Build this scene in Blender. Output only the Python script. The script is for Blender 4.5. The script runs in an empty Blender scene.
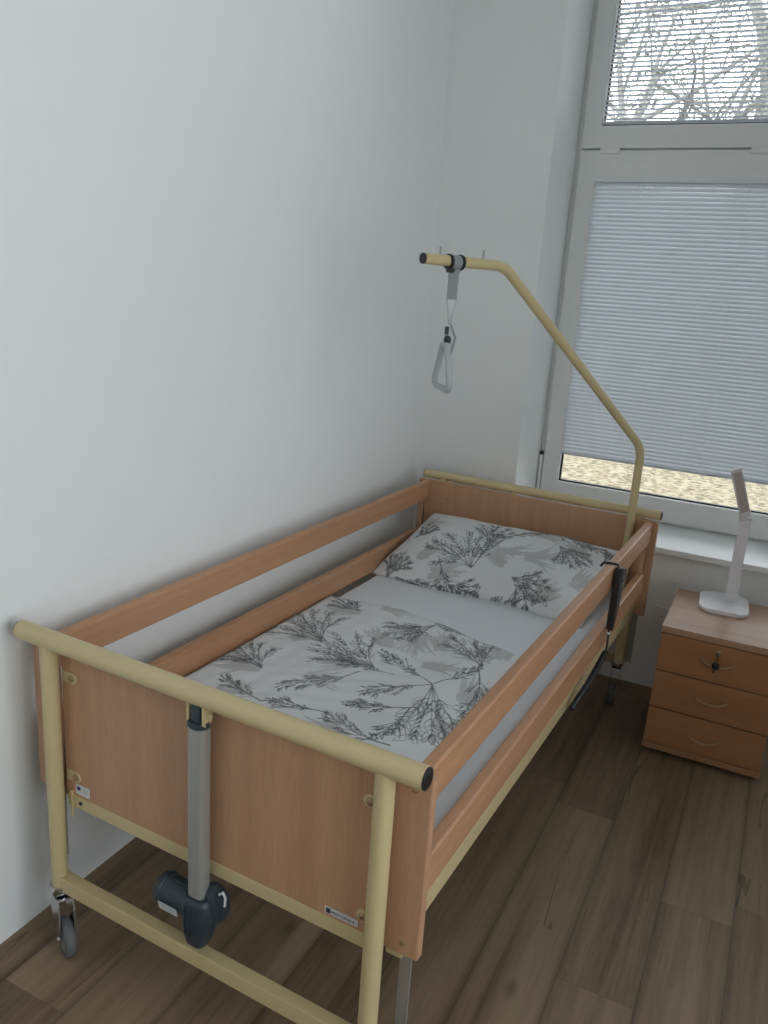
import bpy, bmesh, math, random
import numpy as np
from mathutils import Vector, Matrix
random.seed(7)
S = bpy.context.scene
COL = S.collection
PI = math.pi

# ------------------------------------------------------------------ materials
def new_mat(name):
    m = bpy.data.materials.new(name); m.use_nodes = True
    nt = m.node_tree; b = nt.nodes['Principled BSDF']
    return m, nt, b
def nd(nt, t, **kw):
    n = nt.nodes.new(t)
    for k, v in kw.items(): setattr(n, k, v)
    return n
def L(nt, a, b): nt.links.new(a, b)
def plain(name, col, rough=.5, metal=0., spec=.5, bump=0., bscale=200., var=0.04, coat=0.):
    m, nt, b = new_mat(name)
    tc = nd(nt, 'ShaderNodeTexCoord')
    nz = nd(nt, 'ShaderNodeTexNoise'); nz.inputs['Scale'].default_value = bscale*.1; nz.inputs['Detail'].default_value = 4
    L(nt, tc.outputs['Object'], nz.inputs['Vector'])
    mr = nd(nt, 'ShaderNodeMapRange'); mr.inputs['To Min'].default_value = 1-var; mr.inputs['To Max'].default_value = 1+var
    L(nt, nz.outputs['Fac'], mr.inputs['Value'])
    mx = nd(nt, 'ShaderNodeVectorMath', operation='SCALE'); mx.inputs[0].default_value = col
    L(nt, mr.outputs['Result'], mx.inputs['Scale']); L(nt, mx.outputs['Vector'], b.inputs['Base Color'])
    b.inputs['Roughness'].default_value = rough; b.inputs['Metallic'].default_value = metal
    b.inputs['Specular IOR Level'].default_value = spec
    if coat: b.inputs['Coat Weight'].default_value = coat
    if bump:
        n2 = nd(nt, 'ShaderNodeTexNoise'); n2.inputs['Scale'].default_value = bscale; n2.inputs['Detail'].default_value = 3
        L(nt, tc.outputs['Object'], n2.inputs['Vector'])
        bp = nd(nt, 'ShaderNodeBump'); bp.inputs['Strength'].default_value = bump; bp.inputs['Distance'].default_value = .002
        L(nt, n2.outputs['Fac'], bp.inputs['Height']); L(nt, bp.outputs['Normal'], b.inputs['Normal'])
    return m
def wood(name, c1, c2, axis='Z', rough=.42, scale=1.0):
    m, nt, b = new_mat(name)
    tc = nd(nt, 'ShaderNodeTexCoord'); mp = nd(nt, 'ShaderNodeMapping')
    L(nt, tc.outputs['Object'], mp.inputs['Vector'])
    sc = {'X': (1.2, 26, 26), 'Y': (26, 1.2, 26), 'Z': (26, 26, 1.2)}[axis]
    mp.inputs['Scale'].default_value = tuple(s*scale for s in sc)
    n1 = nd(nt, 'ShaderNodeTexNoise'); n1.inputs['Scale'].default_value = 1.0; n1.inputs['Detail'].default_value = 5; n1.inputs['Roughness'].default_value = .55
    L(nt, mp.outputs['Vector'], n1.inputs['Vector'])
    mp2 = nd(nt, 'ShaderNodeMapping'); L(nt, tc.outputs['Object'], mp2.inputs['Vector'])
    sc2 = {'X': (18, 380, 380), 'Y': (380, 18, 380), 'Z': (380, 380, 18)}[axis]
    mp2.inputs['Scale'].default_value = sc2
    n2 = nd(nt, 'ShaderNodeTexNoise'); n2.inputs['Scale'].default_value = 1.0; n2.inputs['Detail'].default_value = 2
    L(nt, mp2.outputs['Vector'], n2.inputs['Vector'])
    cr = nd(nt, 'ShaderNodeValToRGB'); cr.color_ramp.elements[0].position = .32; cr.color_ramp.elements[1].position = .68
    cr.color_ramp.elements[0].color = (*c2, 1); cr.color_ramp.elements[1].color = (*c1, 1)
    L(nt, n1.outputs['Fac'], cr.inputs['Fac'])
    fl = nd(nt, 'ShaderNodeMapRange'); fl.inputs['From Min'].default_value = .3; fl.inputs['From Max'].default_value = .7
    fl.inputs['To Min'].default_value = .9; fl.inputs['To Max'].default_value = 1.05
    L(nt, n2.outputs['Fac'], fl.inputs['Value'])
    mx = nd(nt, 'ShaderNodeVectorMath', operation='SCALE')
    L(nt, cr.outputs['Color'], mx.inputs[0]); L(nt, fl.outputs['Result'], mx.inputs['Scale'])
    L(nt, mx.outputs['Vector'], b.inputs['Base Color'])
    b.inputs['Roughness'].default_value = rough
    b.inputs['Specular IOR Level'].default_value = .35
    return m
M = {}
M['wall'] = plain('wall_paint', (.815, .825, .82), .9, spec=.2, bump=.08, bscale=160, var=.012)
M['ceil'] = plain('ceiling_paint', (.85, .86, .86), .9, spec=.2)
M['cream'] = plain('cream_powder_coat', (.57, .465, .255), .38, spec=.5, bump=.05, bscale=500, var=.03)
M['beechZ'] = wood('beech_board', (.52, .30, .175), (.44, .245, .14), 'Z')
M['beechY'] = wood('beech_rail', (.52, .285, .16), (.43, .225, .12), 'Y')
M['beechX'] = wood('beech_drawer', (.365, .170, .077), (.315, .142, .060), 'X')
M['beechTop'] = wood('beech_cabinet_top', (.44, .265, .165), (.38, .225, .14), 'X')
M['edge'] = wood('beech_edge_band', (.34, .175, .09), (.29, .15, .075), 'X')
M['alu'] = plain('anodised_tube', (.36, .36, .345), .42, metal=.35)
M['steel'] = plain('galvanised_steel', (.42, .42, .41), .38, metal=.7)
M['chrome'] = plain('chrome', (.62, .62, .62), .18, metal=1.)
M['rubber'] = plain('grey_rubber', (.13, .135, .135), .6)
M['navy'] = plain('dark_slate_plastic', (.028, .040, .052), .42)
M['black'] = plain('black_plastic', (.012, .012, .013), .4)
M['white'] = plain('white_plastic', (.78, .79, .80), .35)
M['lampwhite'] = plain('lamp_white', (.74, .72, .74), .35)
M['diffuser'] = plain('lamp_diffuser_off', (.50, .43, .42), .5)
M['pvc'] = plain('window_pvc', (.80, .81, .80), .35)
M['gasket'] = plain('gasket', (.01, .01, .012), .6)
M['sheet'] = plain('white_sheet', (.69, .71, .74), .92, spec=.1, bump=.15, bscale=900, var=.02)
M['webbing'] = plain('grey_webbing', (.27, .28, .285), .8, bump=.3, bscale=900)
M['gripgrey'] = plain('grip_plastic', (.42, .43, .44), .45)
M['sticker'] = plain('sticker_white', (.62, .62, .62), .5)
M['ink'] = plain('sticker_ink', (.03, .03, .05), .6)
M['greyink'] = plain('sticker_grey_ink', (.40, .42, .46), .6)
M['silver'] = plain('handle_bronze', (.40, .25, .14), .35, metal=.35)
M['brass'] = plain('dull_screw', (.36, .24, .14), .35, metal=.6)

def mat_glass():
    m = bpy.data.materials.new('window_glass'); m.use_nodes = True; nt = m.node_tree; nt.nodes.clear()
    o = nd(nt, 'ShaderNodeOutputMaterial'); t = nd(nt, 'ShaderNodeBsdfTransparent'); g = nd(nt, 'ShaderNodeBsdfGlossy')
    t.inputs['Color'].default_value = (.93, .95, .95, 1); g.inputs['Roughness'].default_value = .02
    f = nd(nt, 'ShaderNodeFresnel'); f.inputs['IOR'].default_value = 1.45; mx = nd(nt, 'ShaderNodeMixShader')
    L(nt, f.outputs[0], mx.inputs[0]); L(nt, t.outputs[0], mx.inputs[1]); L(nt, g.outputs[0], mx.inputs[2]); L(nt, mx.outputs[0], o.inputs[0])
    return m
M['glass'] = mat_glass()
def mat_slat(name, tr):
    m = bpy.data.materials.new(name); m.use_nodes = True; nt = m.node_tree; nt.nodes.clear()
    o = nd(nt, 'ShaderNodeOutputMaterial'); d = nd(nt, 'ShaderNodeBsdfPrincipled'); t = nd(nt, 'ShaderNodeBsdfTranslucent')
    tc = nd(nt, 'ShaderNodeTexCoord'); nz = nd(nt, 'ShaderNodeTexNoise'); nz.inputs['Scale'].default_value = 6
    L(nt, tc.outputs['Object'], nz.inputs['Vector'])
    mr = nd(nt, 'ShaderNodeValToRGB'); mr.color_ramp.elements[0].color = (.60, .64, .68, 1); mr.color_ramp.elements[1].color = (.64, .68, .72, 1)
    L(nt, nz.outputs['Fac'], mr.inputs['Fac']); L(nt, mr.outputs[0], d.inputs['Base Color']); d.inputs['Roughness'].default_value = .45
    t.inputs['Color'].default_value = (.84, .89, .94, 1)
    mx = nd(nt, 'ShaderNodeMixShader'); mx.inputs[0].default_value = tr
    L(nt, d.outputs[0], mx.inputs[1]); L(nt, t.outputs[0], mx.inputs[2]); L(nt, mx.outputs[0], o.inputs[0])
    return m
M['slat'] = mat_slat('blind_slat', .07)
M['slat_up'] = mat_slat('blind_slat_open', .12)
def mat_printed():
    m, nt, b = new_mat('printed_cotton')
    a = nd(nt, 'ShaderNodeAttribute'); a.attribute_name = 'print'
    tc = nd(nt, 'ShaderNodeTexCoord'); nz = nd(nt, 'ShaderNodeTexNoise'); nz.inputs['Scale'].default_value = 700
    L(nt, tc.outputs['Object'], nz.inputs['Vector'])
    bp = nd(nt, 'ShaderNodeBump'); bp.inputs['Strength'].default_value = .12; bp.inputs['Distance'].default_value = .001
    L(nt, nz.outputs['Fac'], bp.inputs['Height']); L(nt, bp.outputs['Normal'], b.inputs['Normal'])
    L(nt, a.outputs['Color'], b.inputs['Base Color']); b.inputs['Roughness'].default_value = .95; b.inputs['Specular IOR Level'].default_value = .1
    return m
M['print'] = mat_printed()
def mat_floor():
    m, nt, b = new_mat('laminate_floor')
    def mth(op, a, c=None, clamp=False):
        n = nd(nt, 'ShaderNodeMath', operation=op); n.use_clamp = clamp
        for i, v in enumerate((a, c)):
            if v is None: continue
            if isinstance(v, (int, float)): n.inputs[i].default_value = v
            else: L(nt, v, n.inputs[i])
        return n.outputs[0]
    tc = nd(nt, 'ShaderNodeTexCoord'); sp = nd(nt, 'ShaderNodeSeparateXYZ'); L(nt, tc.outputs['Object'], sp.inputs[0])
    X = mth('DIVIDE', mth('SUBTRACT', sp.outputs['X'], .095), .19)
    ci = mth('FLOOR', X); fx = mth('FRACT', X)
    # joints: a fixed offset for each board row
    wn = nd(nt, 'ShaderNodeTexWhiteNoise', noise_dimensions='1D'); L(nt, ci, wn.inputs['W'])
    off = mth('ADD', mth('MULTIPLY', ci, .387), .11)
    for kk_, tgt in ((4, .954), (5, .046), (6, .592), (7, .277), (3, .35)):
        cp = nd(nt, 'ShaderNodeMath', operation='COMPARE'); L(nt, ci, cp.inputs[0]); cp.inputs[1].default_value = kk_; cp.inputs[2].default_value = .1
        off = mth('ADD', off, mth('MULTIPLY', cp.outputs[0], tgt-(kk_*.387+.11)))
    Y = mth('ADD', mth('DIVIDE', sp.outputs['Y'], 1.3), off)
    cj = mth('FLOOR', Y); fy = mth('FRACT', Y)
    cb = nd(nt, 'ShaderNodeCombineXYZ'); L(nt, ci, cb.inputs[0]); L(nt, cj, cb.inputs[1])
    w2 = nd(nt, 'ShaderNodeTexWhiteNoise', noise_dimensions='3D'); L(nt, cb.outputs[0], w2.inputs['Vector'])
    # grain coordinates: board-local
    sepc = nd(nt, 'ShaderNodeSeparateXYZ'); L(nt, w2.outputs['Color'], sepc.inputs[0])
    def grain(sx, sy, detail, dist, sc=1., rough=.6):
        c = nd(nt, 'ShaderNodeCombineXYZ')
        L(nt, mth('ADD', mth('MULTIPLY', sp.outputs['X'], sx), mth('MULTIPLY', sepc.outputs[0], 37.)), c.inputs[0])
        L(nt, mth('ADD', mth('MULTIPLY', sp.outputs['Y'], sy), mth('MULTIPLY', sepc.outputs[1], 53.)), c.inputs[1])
        n = nd(nt, 'ShaderNodeTexNoise'); n.inputs['Scale'].default_value = sc; n.inputs['Detail'].default_value = detail
        n.inputs['Roughness'].default_value = rough; n.inputs['Distortion'].default_value = dist
        L(nt, c.outputs[0], n.inputs['Vector']); return n.outputs['Fac']
    big = grain(8, .55, 4, .5); mid = grain(34, 1.3, 5, .5); fine = grain(260, 9, 3, .1)
    crack = grain(5.0, .42, 3, .25, rough=.5)
    cr = nd(nt, 'ShaderNodeValToRGB')
    e = cr.color_ramp.elements; e[0].position = .34; e[0].color = (.098, .060, .034, 1); e[1].position = .66; e[1].color = (.315, .230, .148, 1)
    x = e.new(.5); x.color = (.222, .155, .097, 1)
    f = mth('ADD', mth('ADD', mth('MULTIPLY', big, .5), mth('MULTIPLY', mid, .32)), mth('MULTIPLY', fine, .18))
    f = mth('ADD', f, mth('MULTIPLY', mth('SUBTRACT', sepc.outputs[2], .5), .10))
    L(nt, f, cr.inputs['Fac'])
    # thin dark cracks along iso lines of the slow noise
    ck = mth('LESS_THAN', mth('ABSOLUTE', mth('SUBTRACT', crack, .53)), .0035)
    wid = grain(3, 2.2, 2, 0.); ck = mth('MULTIPLY', ck, mth('GREATER_THAN', wid, .54))
    # knots
    kv = nd(nt, 'ShaderNodeTexVoronoi'); kc = nd(nt, 'ShaderNodeCombineXYZ')
    L(nt, mth('MULTIPLY', sp.outputs['X'], 5.0), kc.inputs[0]); L(nt, mth('MULTIPLY', sp.outputs['Y'], 2.4), kc.inputs[1]); L(nt, kc.outputs[0], kv.inputs['Vector']); kv.inputs['Scale'].default_value = 1.
    kn = nd(nt, 'ShaderNodeMapRange'); kn.inputs['From Min'].default_value = .02; kn.inputs['From Max'].default_value = .11; kn.inputs['To Min'].default_value = .55; kn.inputs['To Max'].default_value = 0.
    L(nt, kv.outputs['Distance'], kn.inputs['Value'])
    # seams
    ex = mth('MINIMUM', fx, mth('SUBTRACT', 1., fx)); ey = mth('MINIMUM', fy, mth('SUBTRACT', 1., fy))
    sx = mth('LESS_THAN', ex, .010); sy = mth('LESS_THAN', ey, .0011)
    seam = mth('MAXIMUM', sx, sy)
    soft = nd(nt, 'ShaderNodeMapRange'); soft.inputs['From Min'].default_value = 0; soft.inputs['From Max'].default_value = .11; soft.inputs['To Min'].default_value = .34; soft.inputs['To Max'].default_value = 0
    L(nt, ex, soft.inputs['Value'])
    dark = mth('ADD', mth('ADD', mth('MULTIPLY', seam, .26), mth('MULTIPLY', ck, .45)), mth('ADD', soft.outputs[0], kn.outputs[0]), clamp=True)
    mul = mth('SUBTRACT', 1., mth('MULTIPLY', dark, .8))
    v = nd(nt, 'ShaderNodeVectorMath', operation='SCALE'); L(nt, cr.outputs[0], v.inputs[0]); L(nt, mul, v.inputs['Scale'])
    L(nt, v.outputs[0], b.inputs['Base Color'])
    b.inputs['Roughness'].default_value = .5; b.inputs['Specular IOR Level'].default_value = .35
    bp = nd(nt, 'ShaderNodeBump'); bp.inputs['Strength'].default_value = .25; bp.inputs['Distance'].default_value = .001
    L(nt, mth('SUBTRACT', mth('MULTIPLY', fine, .4), seam), bp.inputs['Height']); L(nt, bp.outputs[0], b.inputs['Normal'])
    return m
M['floor'] = mat_floor()
def mat_ground():
    m, nt, b = new_mat('leaf_litter')
    tc = nd(nt, 'ShaderNodeTexCoord')
    v = nd(nt, 'ShaderNodeTexVoronoi'); v.inputs['Scale'].default_value = 14.; L(nt, tc.outputs['Object'], v.inputs['Vector'])
    n = nd(nt, 'ShaderNodeTexNoise'); n.inputs['Scale'].default_value = 17.; n.inputs['Detail'].default_value = 6; n.inputs['Roughness'].default_value = .75; L(nt, tc.outputs['Object'], n.inputs['Vector'])
    cr = nd(nt, 'ShaderNodeValToRGB'); e = cr.color_ramp.elements
    e[0].position = .40; e[0].color = (.045, .028, .012, 1); e[1].position = .62; e[1].color = (.17, .15, .10, 1)
    x = e.new(.49); x.color = (.125, .098, .055, 1)
    mx = nd(nt, 'ShaderNodeMix', data_type='FLOAT'); mx.inputs['Factor'].default_value = .35
    L(nt, n.outputs['Fac'], mx.inputs['A']); L(nt, v.outputs['Distance'], mx.inputs['B']); L(nt, mx.outputs['Result'], cr.inputs['Fac'])
    L(nt, cr.outputs[0], b.inputs['Base Color']); b.inputs['Roughness'].default_value = .95
    return m
M['ground'] = mat_ground()
M['bark'] = plain('tree_bark', (.16, .155, .14), .9, bump=.6, bscale=30, var=.3)
M['leaf'] = plain('pale_leaves', (.10, .105, .075), .7, var=.3, bscale=20)

# ------------------------------------------------------------------ mesh helpers
class MB:
    def __init__(self): self.bm = bmesh.new()
    def box(self, x0, x1, y0, y1, z0, z1, bev=0., seg=2):
        b = bmesh.new(); bmesh.ops.create_cube(b, size=1.)
        for v in b.verts: v.co = Vector(((x0+x1)/2+v.co.x*(x1-x0), (y0+y1)/2+v.co.y*(y1-y0), (z0+z1)/2+v.co.z*(z1-z0)))
        if bev: bmesh.ops.bevel(b, geom=b.edges[:], offset=bev, segments=seg, affect='EDGES', profile=.5)
        return self._join(b)
    def _join(self, b, mat=None):
        if mat is not None: b.transform(mat)
        me = bpy.data.meshes.new('t'); b.to_mesh(me); b.free(); self.bm.from_mesh(me); bpy.data.meshes.remove(me); return self
    def obox(self, sx, sy, sz, mat, bev=0., seg=2):
        b = bmesh.new(); bmesh.ops.create_cube(b, size=1.)
        for v in b.verts: v.co = Vector((v.co.x*sx, v.co.y*sy, v.co.z*sz))
        if bev: bmesh.ops.bevel(b, geom=b.edges[:], offset=bev, segments=seg, affect='EDGES', profile=.5)
        return self._join(b, mat)
    def tube(self, pts, r, n=20, closed=False, cap=True, flat=None):
        pts = [Vector(p) for p in pts]; N = len(pts); bm = self.bm; rings = []
        rr = r if isinstance(r, (list, tuple)) else [r]*N
        def tang(i):
            if closed: return (pts[(i+1) % N]-pts[i-1]).normalized()
            a = pts[max(i-1, 0)]; b = pts[min(i+1, N-1)]; return (b-a).normalized()
        t0 = tang(0); up = Vector((0, 0, 1)) if abs(t0.z) < .9 else Vector((1, 0, 0))
        nrm = (up - t0*up.dot(t0)).normalized()
        for i in range(N):
            t = tang(i); nrm = (nrm - t*nrm.dot(t)).normalized(); bi = t.cross(nrm)
            fx, fy = (1, 1) if flat is None else flat
            rings.append([bm.verts.new(pts[i]+nrm*math.cos(2*PI*k/n)*rr[i]*fx+bi*math.sin(2*PI*k/n)*rr[i]*fy) for k in range(n)])
        for i in range(N if closed else N-1):
            a, b = rings[i], rings[(i+1) % N]
            for k in range(n): bm.faces.new((a[k], a[(k+1) % n], b[(k+1) % n], b[k]))
        if cap and not closed:
            bm.faces.new(rings[0][::-1]); bm.faces.new(rings[-1])
        return self
    def lathe(self, prof, n=32, mat=None):
        b = bmesh.new(); rings = []
        for r, z in prof: rings.append([b.verts.new((r*math.cos(2*PI*k/n), r*math.sin(2*PI*k/n), z)) for k in range(n)])
        for i in range(len(rings)-1):
            for k in range(n): b.faces.new((rings[i][k], rings[i][(k+1) % n], rings[i+1][(k+1) % n], rings[i+1][k]))
        b.faces.new(rings[0][::-1]); b.faces.new(rings[-1])
        return self._join(b, mat)
    def prism(self, poly, z0, z1, mat=None, bev=0.):
        b = bmesh.new(); lo = [b.verts.new((x, y, z0)) for x, y in poly]; hi = [b.verts.new((x, y, z1)) for x, y in poly]
        n = len(poly); b.faces.new(lo[::-1]); b.faces.new(hi)
        for k in range(n): b.faces.new((lo[k], lo[(k+1) % n], hi[(k+1) % n], hi[k]))
        if bev: bmesh.ops.bevel(b, geom=b.edges[:], offset=bev, segments=2, affect='EDGES', profile=.5)
        return self._join(b, mat)
    def sphere(self, c, r, s=(1, 1, 1), n=16):
        b = bmesh.new(); bmesh.ops.create_uvsphere(b, u_segments=n, v_segments=n//2+2, radius=r)
        for v in b.verts: v.co = Vector((c[0]+v.co.x*s[0], c[1]+v.co.y*s[1], c[2]+v.co.z*s[2]))
        return self._join(b)
    def build(self, name, mat, parent=None, smooth=True):
        bmesh.ops.recalc_face_normals(self.bm, faces=self.bm.faces[:])
        me = bpy.data.meshes.new(name); self.bm.to_mesh(me); self.bm.free()
        o = bpy.data.objects.new(name, me); COL.objects.link(o); me.materials.append(M[mat] if isinstance(mat, str) else mat)
        if smooth:
            for p in me.polygons: p.use_smooth = True
            me.set_sharp_from_angle(angle=math.radians(38))
            if len(me.polygons) < 3000:
                wn = o.modifiers.new('weighted_normals', 'WEIGHTED_NORMAL'); wn.keep_sharp = True
        if parent: o.parent = parent
        return o
def tag(o, label=None, cat=None, group=None, kind=None):
    if label: o['label'] = label
    if cat: o['category'] = cat
    if group: o['group'] = group
    if kind: o['kind'] = kind
    return o
def thing(name, label, cat, loc=(0, 0, 0), rz=0., group=None, kind=None):
    o = bpy.data.objects.new(name, None); o.empty_display_size = .05; COL.objects.link(o)
    o.location = loc; o.rotation_euler = (0, 0, rz); return tag(o, label, cat, group, kind)
def arc(p0, p1, p2, r, n=10):
    p0, p1, p2 = map(Vector, (p0, p1, p2)); a = (p0-p1).normalized(); b = (p2-p1).normalized(); th = a.angle(b)
    d = r/math.tan(th/2); s = p1+a*d; e = p1+b*d; c = p1+(a+b).normalized()*(r/math.sin(th/2))
    out = []; va = s-c; vb = e-c; ang = va.angle(vb); ax = va.cross(vb).normalized()
    for i in range(n+1): out.append(c+Matrix.Rotation(ang*i/n, 3, ax) @ va)
    return out

# ------------------------------------------------------------------ room shell
RX, YB, YF, H = 3.75, 2.275, -2.9, 3.30         # right wall, window wall (inner face), far wall behind the camera, ceiling
YO = 2.78                                      # outer face of the window wall
W1 = (.476, 1.98, .62, 3.06); W2 = (2.42, 3.50, .62, 3.06)  # W2: unseen window added to brighten the room
WS = (-2.45, .25, .75, 3.10)                    # unseen glazed opening added in the right wall for more light: y range, z range
def struct(name, mb, mat, smooth=False):
    return tag(mb.build(name, mat, smooth=smooth), kind='structure')
struct('floor', MB().box(0, RX, YF, YB, -.12, 0), 'floor')
struct('ceiling', MB().box(0, RX, YF, YO, H, H+.15), 'ceil')
struct('wall_left', MB().box(-.15, 0, YF-.15, YO, -.12, H+.15), 'wall')
struct('wall_right', MB().box(RX, RX+.3, YF-.15, WS[0], -.12, H+.15).box(RX, RX+.3, WS[1], YO, -.12, H+.15).box(RX, RX+.3, WS[0], WS[1], -.12, WS[2]).box(RX, RX+.3, WS[0], WS[1], WS[3], H+.15), 'wall')
struct('wall_front', MB().box(0, RX, YF-.15, YF, -.12, H+.15), 'wall')
wb = MB()
wb.box(0, W1[0], YB, YO, -.12, H); wb.box(W1[1], W2[0], YB, YO, -.12, H); wb.box(W2[1], RX, YB, YO, -.12, H)
for w in (W1, W2): wb.box(w[0], w[1], YB, YO, -.12, w[2]-.015); wb.box(w[0], w[1], YB, YO, w[3], H)
struct('wall_back', wb, 'wall')

def window(idx, w, upper_tilt, lab):
    x0, x1, z0, z1 = w; yw = 2.636
    root = bpy.data.objects.new('window_%d' % idx, None); COL.objects.link(root); root.location = ((x0+x1)/2, yw, z0)
    tag(root, kind='structure')
    inv = Matrix.Translation(-root.location)
    def part(n, mb, mat, par=root):
        mb.bm.transform(inv) if par is not None else None
        return mb.build(n, mat, par, smooth=True)
    # outer frame: two jambs, head, foot
    f = MB(); yf0, yf1 = yw+.005, yw+.075
    f.box(x0, x0+.05, yf0, yf1, z0+.02, z1, .004); f.box(x1-.05, x1, yf0, yf1, z0+.02, z1, .004)
    f.box(x0+.04, x1-.04, yf0, yf1, z1-.05, z1, .004); f.box(x0+.04, x1-.04, yf0, yf1, z0-.005, z0+.06, .004)
    f.box(x0+.04, x1-.04, yf0, yf1, 2.19, 2.25, .004)
    part('window_frame', f, 'pvc')
    zt = 2.222
    def sash(za, zb, name):
        a, b = x0+.024, x1-.024; gl, gr, gb, gt = x0+.105, x1-.105, za+.09 if za > 1 else .759, zb-.112
        s = MB(); ys0, ys1 = yw-.018, yw+.05
        s.box(a, gl, ys0, ys1, za, zb, .005); s.box(gr, b, ys0, ys1, za, zb, .005)
        s.box(gl-.01, gr+.01, ys0, ys1, gt, zb, .005); s.box(gl-.01, gr+.01, ys0, ys1, za, gb, .005)
        so = part(name, s, 'pvc')
        g = MB(); t = .006; yg = yw+.004
        g.box(gl-.001, gl+t, yg, yg+.02, gb, gt); g.box(gr-t, gr+.001, yg, yg+.02, gb, gt); g.box(gl, gr, yg, yg+.02, gt-t, gt+.001); g.box(gl, gr, yg, yg+.02, gb-.001, gb+t)
        part('gasket', g, 'gasket', so)
        part('glass_pane', MB().box(gl-.003, gr+.003, yw+.022, yw+.028, gb-.003, gt+.003), 'glass', so)
        return gl, gr, gb, gt, so
    lo = sash(.650, zt-.003, 'lower_sash'); up = sash(zt+.003, z1-.03, 'upper_sash')
    # hinge covers on the meeting line, hinge barrel low on the left
    for hx in (.587+x0-.476, 1.185+x0-.476):
        part('hinge_cover', MB().box(hx, hx+.083, yw-.030, yw-.016, zt-.017, zt+.006, .002), 'pvc')
    hb = MB(); hb.tube([(x0+.012, yw-.014, .70), (x0+.012, yw-.014, .875)], .0085, 12)
    part('hinge', hb, 'pvc'); part('hinge_cap', MB().lathe([(.010, .875), (.010, .888), (.006, .892)], 12, Matrix.Translation((x0+.012, yw-.014, 0))), 'black')
    # inner sill
    sl = MB(); sl.box(x0-.02, x1+.02, YB-.03, yw+.01, z0-.009, z0+.019, .006) ; part('window_sill', sl, 'pvc')
    return lo, up
def added_side_window():  # window out of view, added to let more daylight in
    y0, y1, z0, z1 = WS; xm = RX+.12
    root = bpy.data.objects.new('window_3', None); COL.objects.link(root); root.location = (xm, (y0+y1)/2, z0); tag(root, kind='structure')
    inv = Matrix.Translation(-root.location)
    f = MB(); t = .07
    f.box(xm, xm+.07, y0, y0+t, z0, z1, .004).box(xm, xm+.07, y1-t, y1, z0, z1, .004).box(xm, xm+.07, y0+t, y1-t, z0, z0+t, .004).box(xm, xm+.07, y0+t, y1-t, z1-t, z1, .004).box(xm, xm+.07, (y0+y1)/2-.05, (y0+y1)/2+.05, z0+t, z1-t, .004)
    f.bm.transform(inv); f.build('window_frame', 'pvc', root)
    for a, b in ((y0+t, (y0+y1)/2-.05), ((y0+y1)/2+.05, y1-t)):
        g = MB().box(xm+.03, xm+.036, a, b, z0+t, z1-t); g.bm.transform(inv); g.build('glass_pane', 'glass', root)
added_side_window()
lo1, up1 = window(1, W1, 0, '')
lo2, up2 = window(2, W2, 0, '')  # added window out of view, raises the room's brightness

def blind(label, gl, gr, zb, zt, ang, mat, pitch=.018, wd=.0212, cords=()):
    y = 2.622
    root = thing('venetian_blind', label, 'blind', ((gl+gr)/2, y, zb))
    inv = Matrix.Translation(-root.location)
    a, b = gl-.004, gr+.004
    m = MB(); k = 0; z = zb+.02; ca, sa = math.cos(ang), math.sin(ang)
    while z < zt-.022:
        # curved slat of three strips
        prof = []
        for t, c in ((-1, 0), (-.6, .0016), (-.2, .0024), (.2, .0024), (.6, .0016), (1, 0)):
            dy = t*wd/2; prof.append((y+dy*ca-c*sa*1.0, z+dy*sa+c*ca))
        v0 = [m.bm.verts.new((a, p, q)) for p, q in prof]; v1 = [m.bm.verts.new((b, p, q)) for p, q in prof]
        for i in range(5): m.bm.faces.new((v0[i], v0[i+1], v1[i+1], v1[i]))
        z += pitch
    m.bm.transform(inv); m.build('slats', mat, root)
    h = MB().box(a-.002, b+.002, y-.011, y+.011, zt-.018, zt+.002, .002); h.bm.transform(inv); h.build('head_rail', 'white', root)
    h = MB().box(a, b, y-.009, y+.009, zb, zb+.012, .002); h.bm.transform(inv); h.build('bottom_rail', 'slat', root)
    for cx in cords:
        c = MB()
        for dy in (-.0105, .0105): c.tube([(cx, y+dy, zt-.01), (cx, y+dy, zb+.006)], .0008, 6)
        c.bm.transform(inv); c.build('ladder_cord', 'white', root)
    gw = MB().tube([(a+.012, y-.014, zt-.01), (a+.010, y-.014, zb+.01)], .0011, 6); gw.bm.transform(inv); gw.build('guide_wire', 'white', root)
    bn = MB(); bz = zb+.02; bp, br = [], []
    while bz < zt-.02:
        for dz, rr in ((0, .0007), (.004, .0022), (.007, .0022), (.011, .0007)): bp.append((a+.010, y-.0155, bz+dz)); br.append(rr)
        bz += .024
    bn.tube(bp, br, 7)
    bn.bm.transform(inv); bn.build('bead_chain', 'white', root)
cd = (.655, 1.20, 1.74)
blind('white venetian blind with closed slats, lowered over the large lower pane', lo1[0], lo1[1], .893, lo1[3]+.003, math.radians(63), 'slat', cords=cd)
blind('white venetian blind with open slats over the small upper pane', up1[0], up1[1], up1[2]+.004, up1[3]-.002, math.radians(-17), 'slat_up', wd=.0175, cords=cd)

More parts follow.
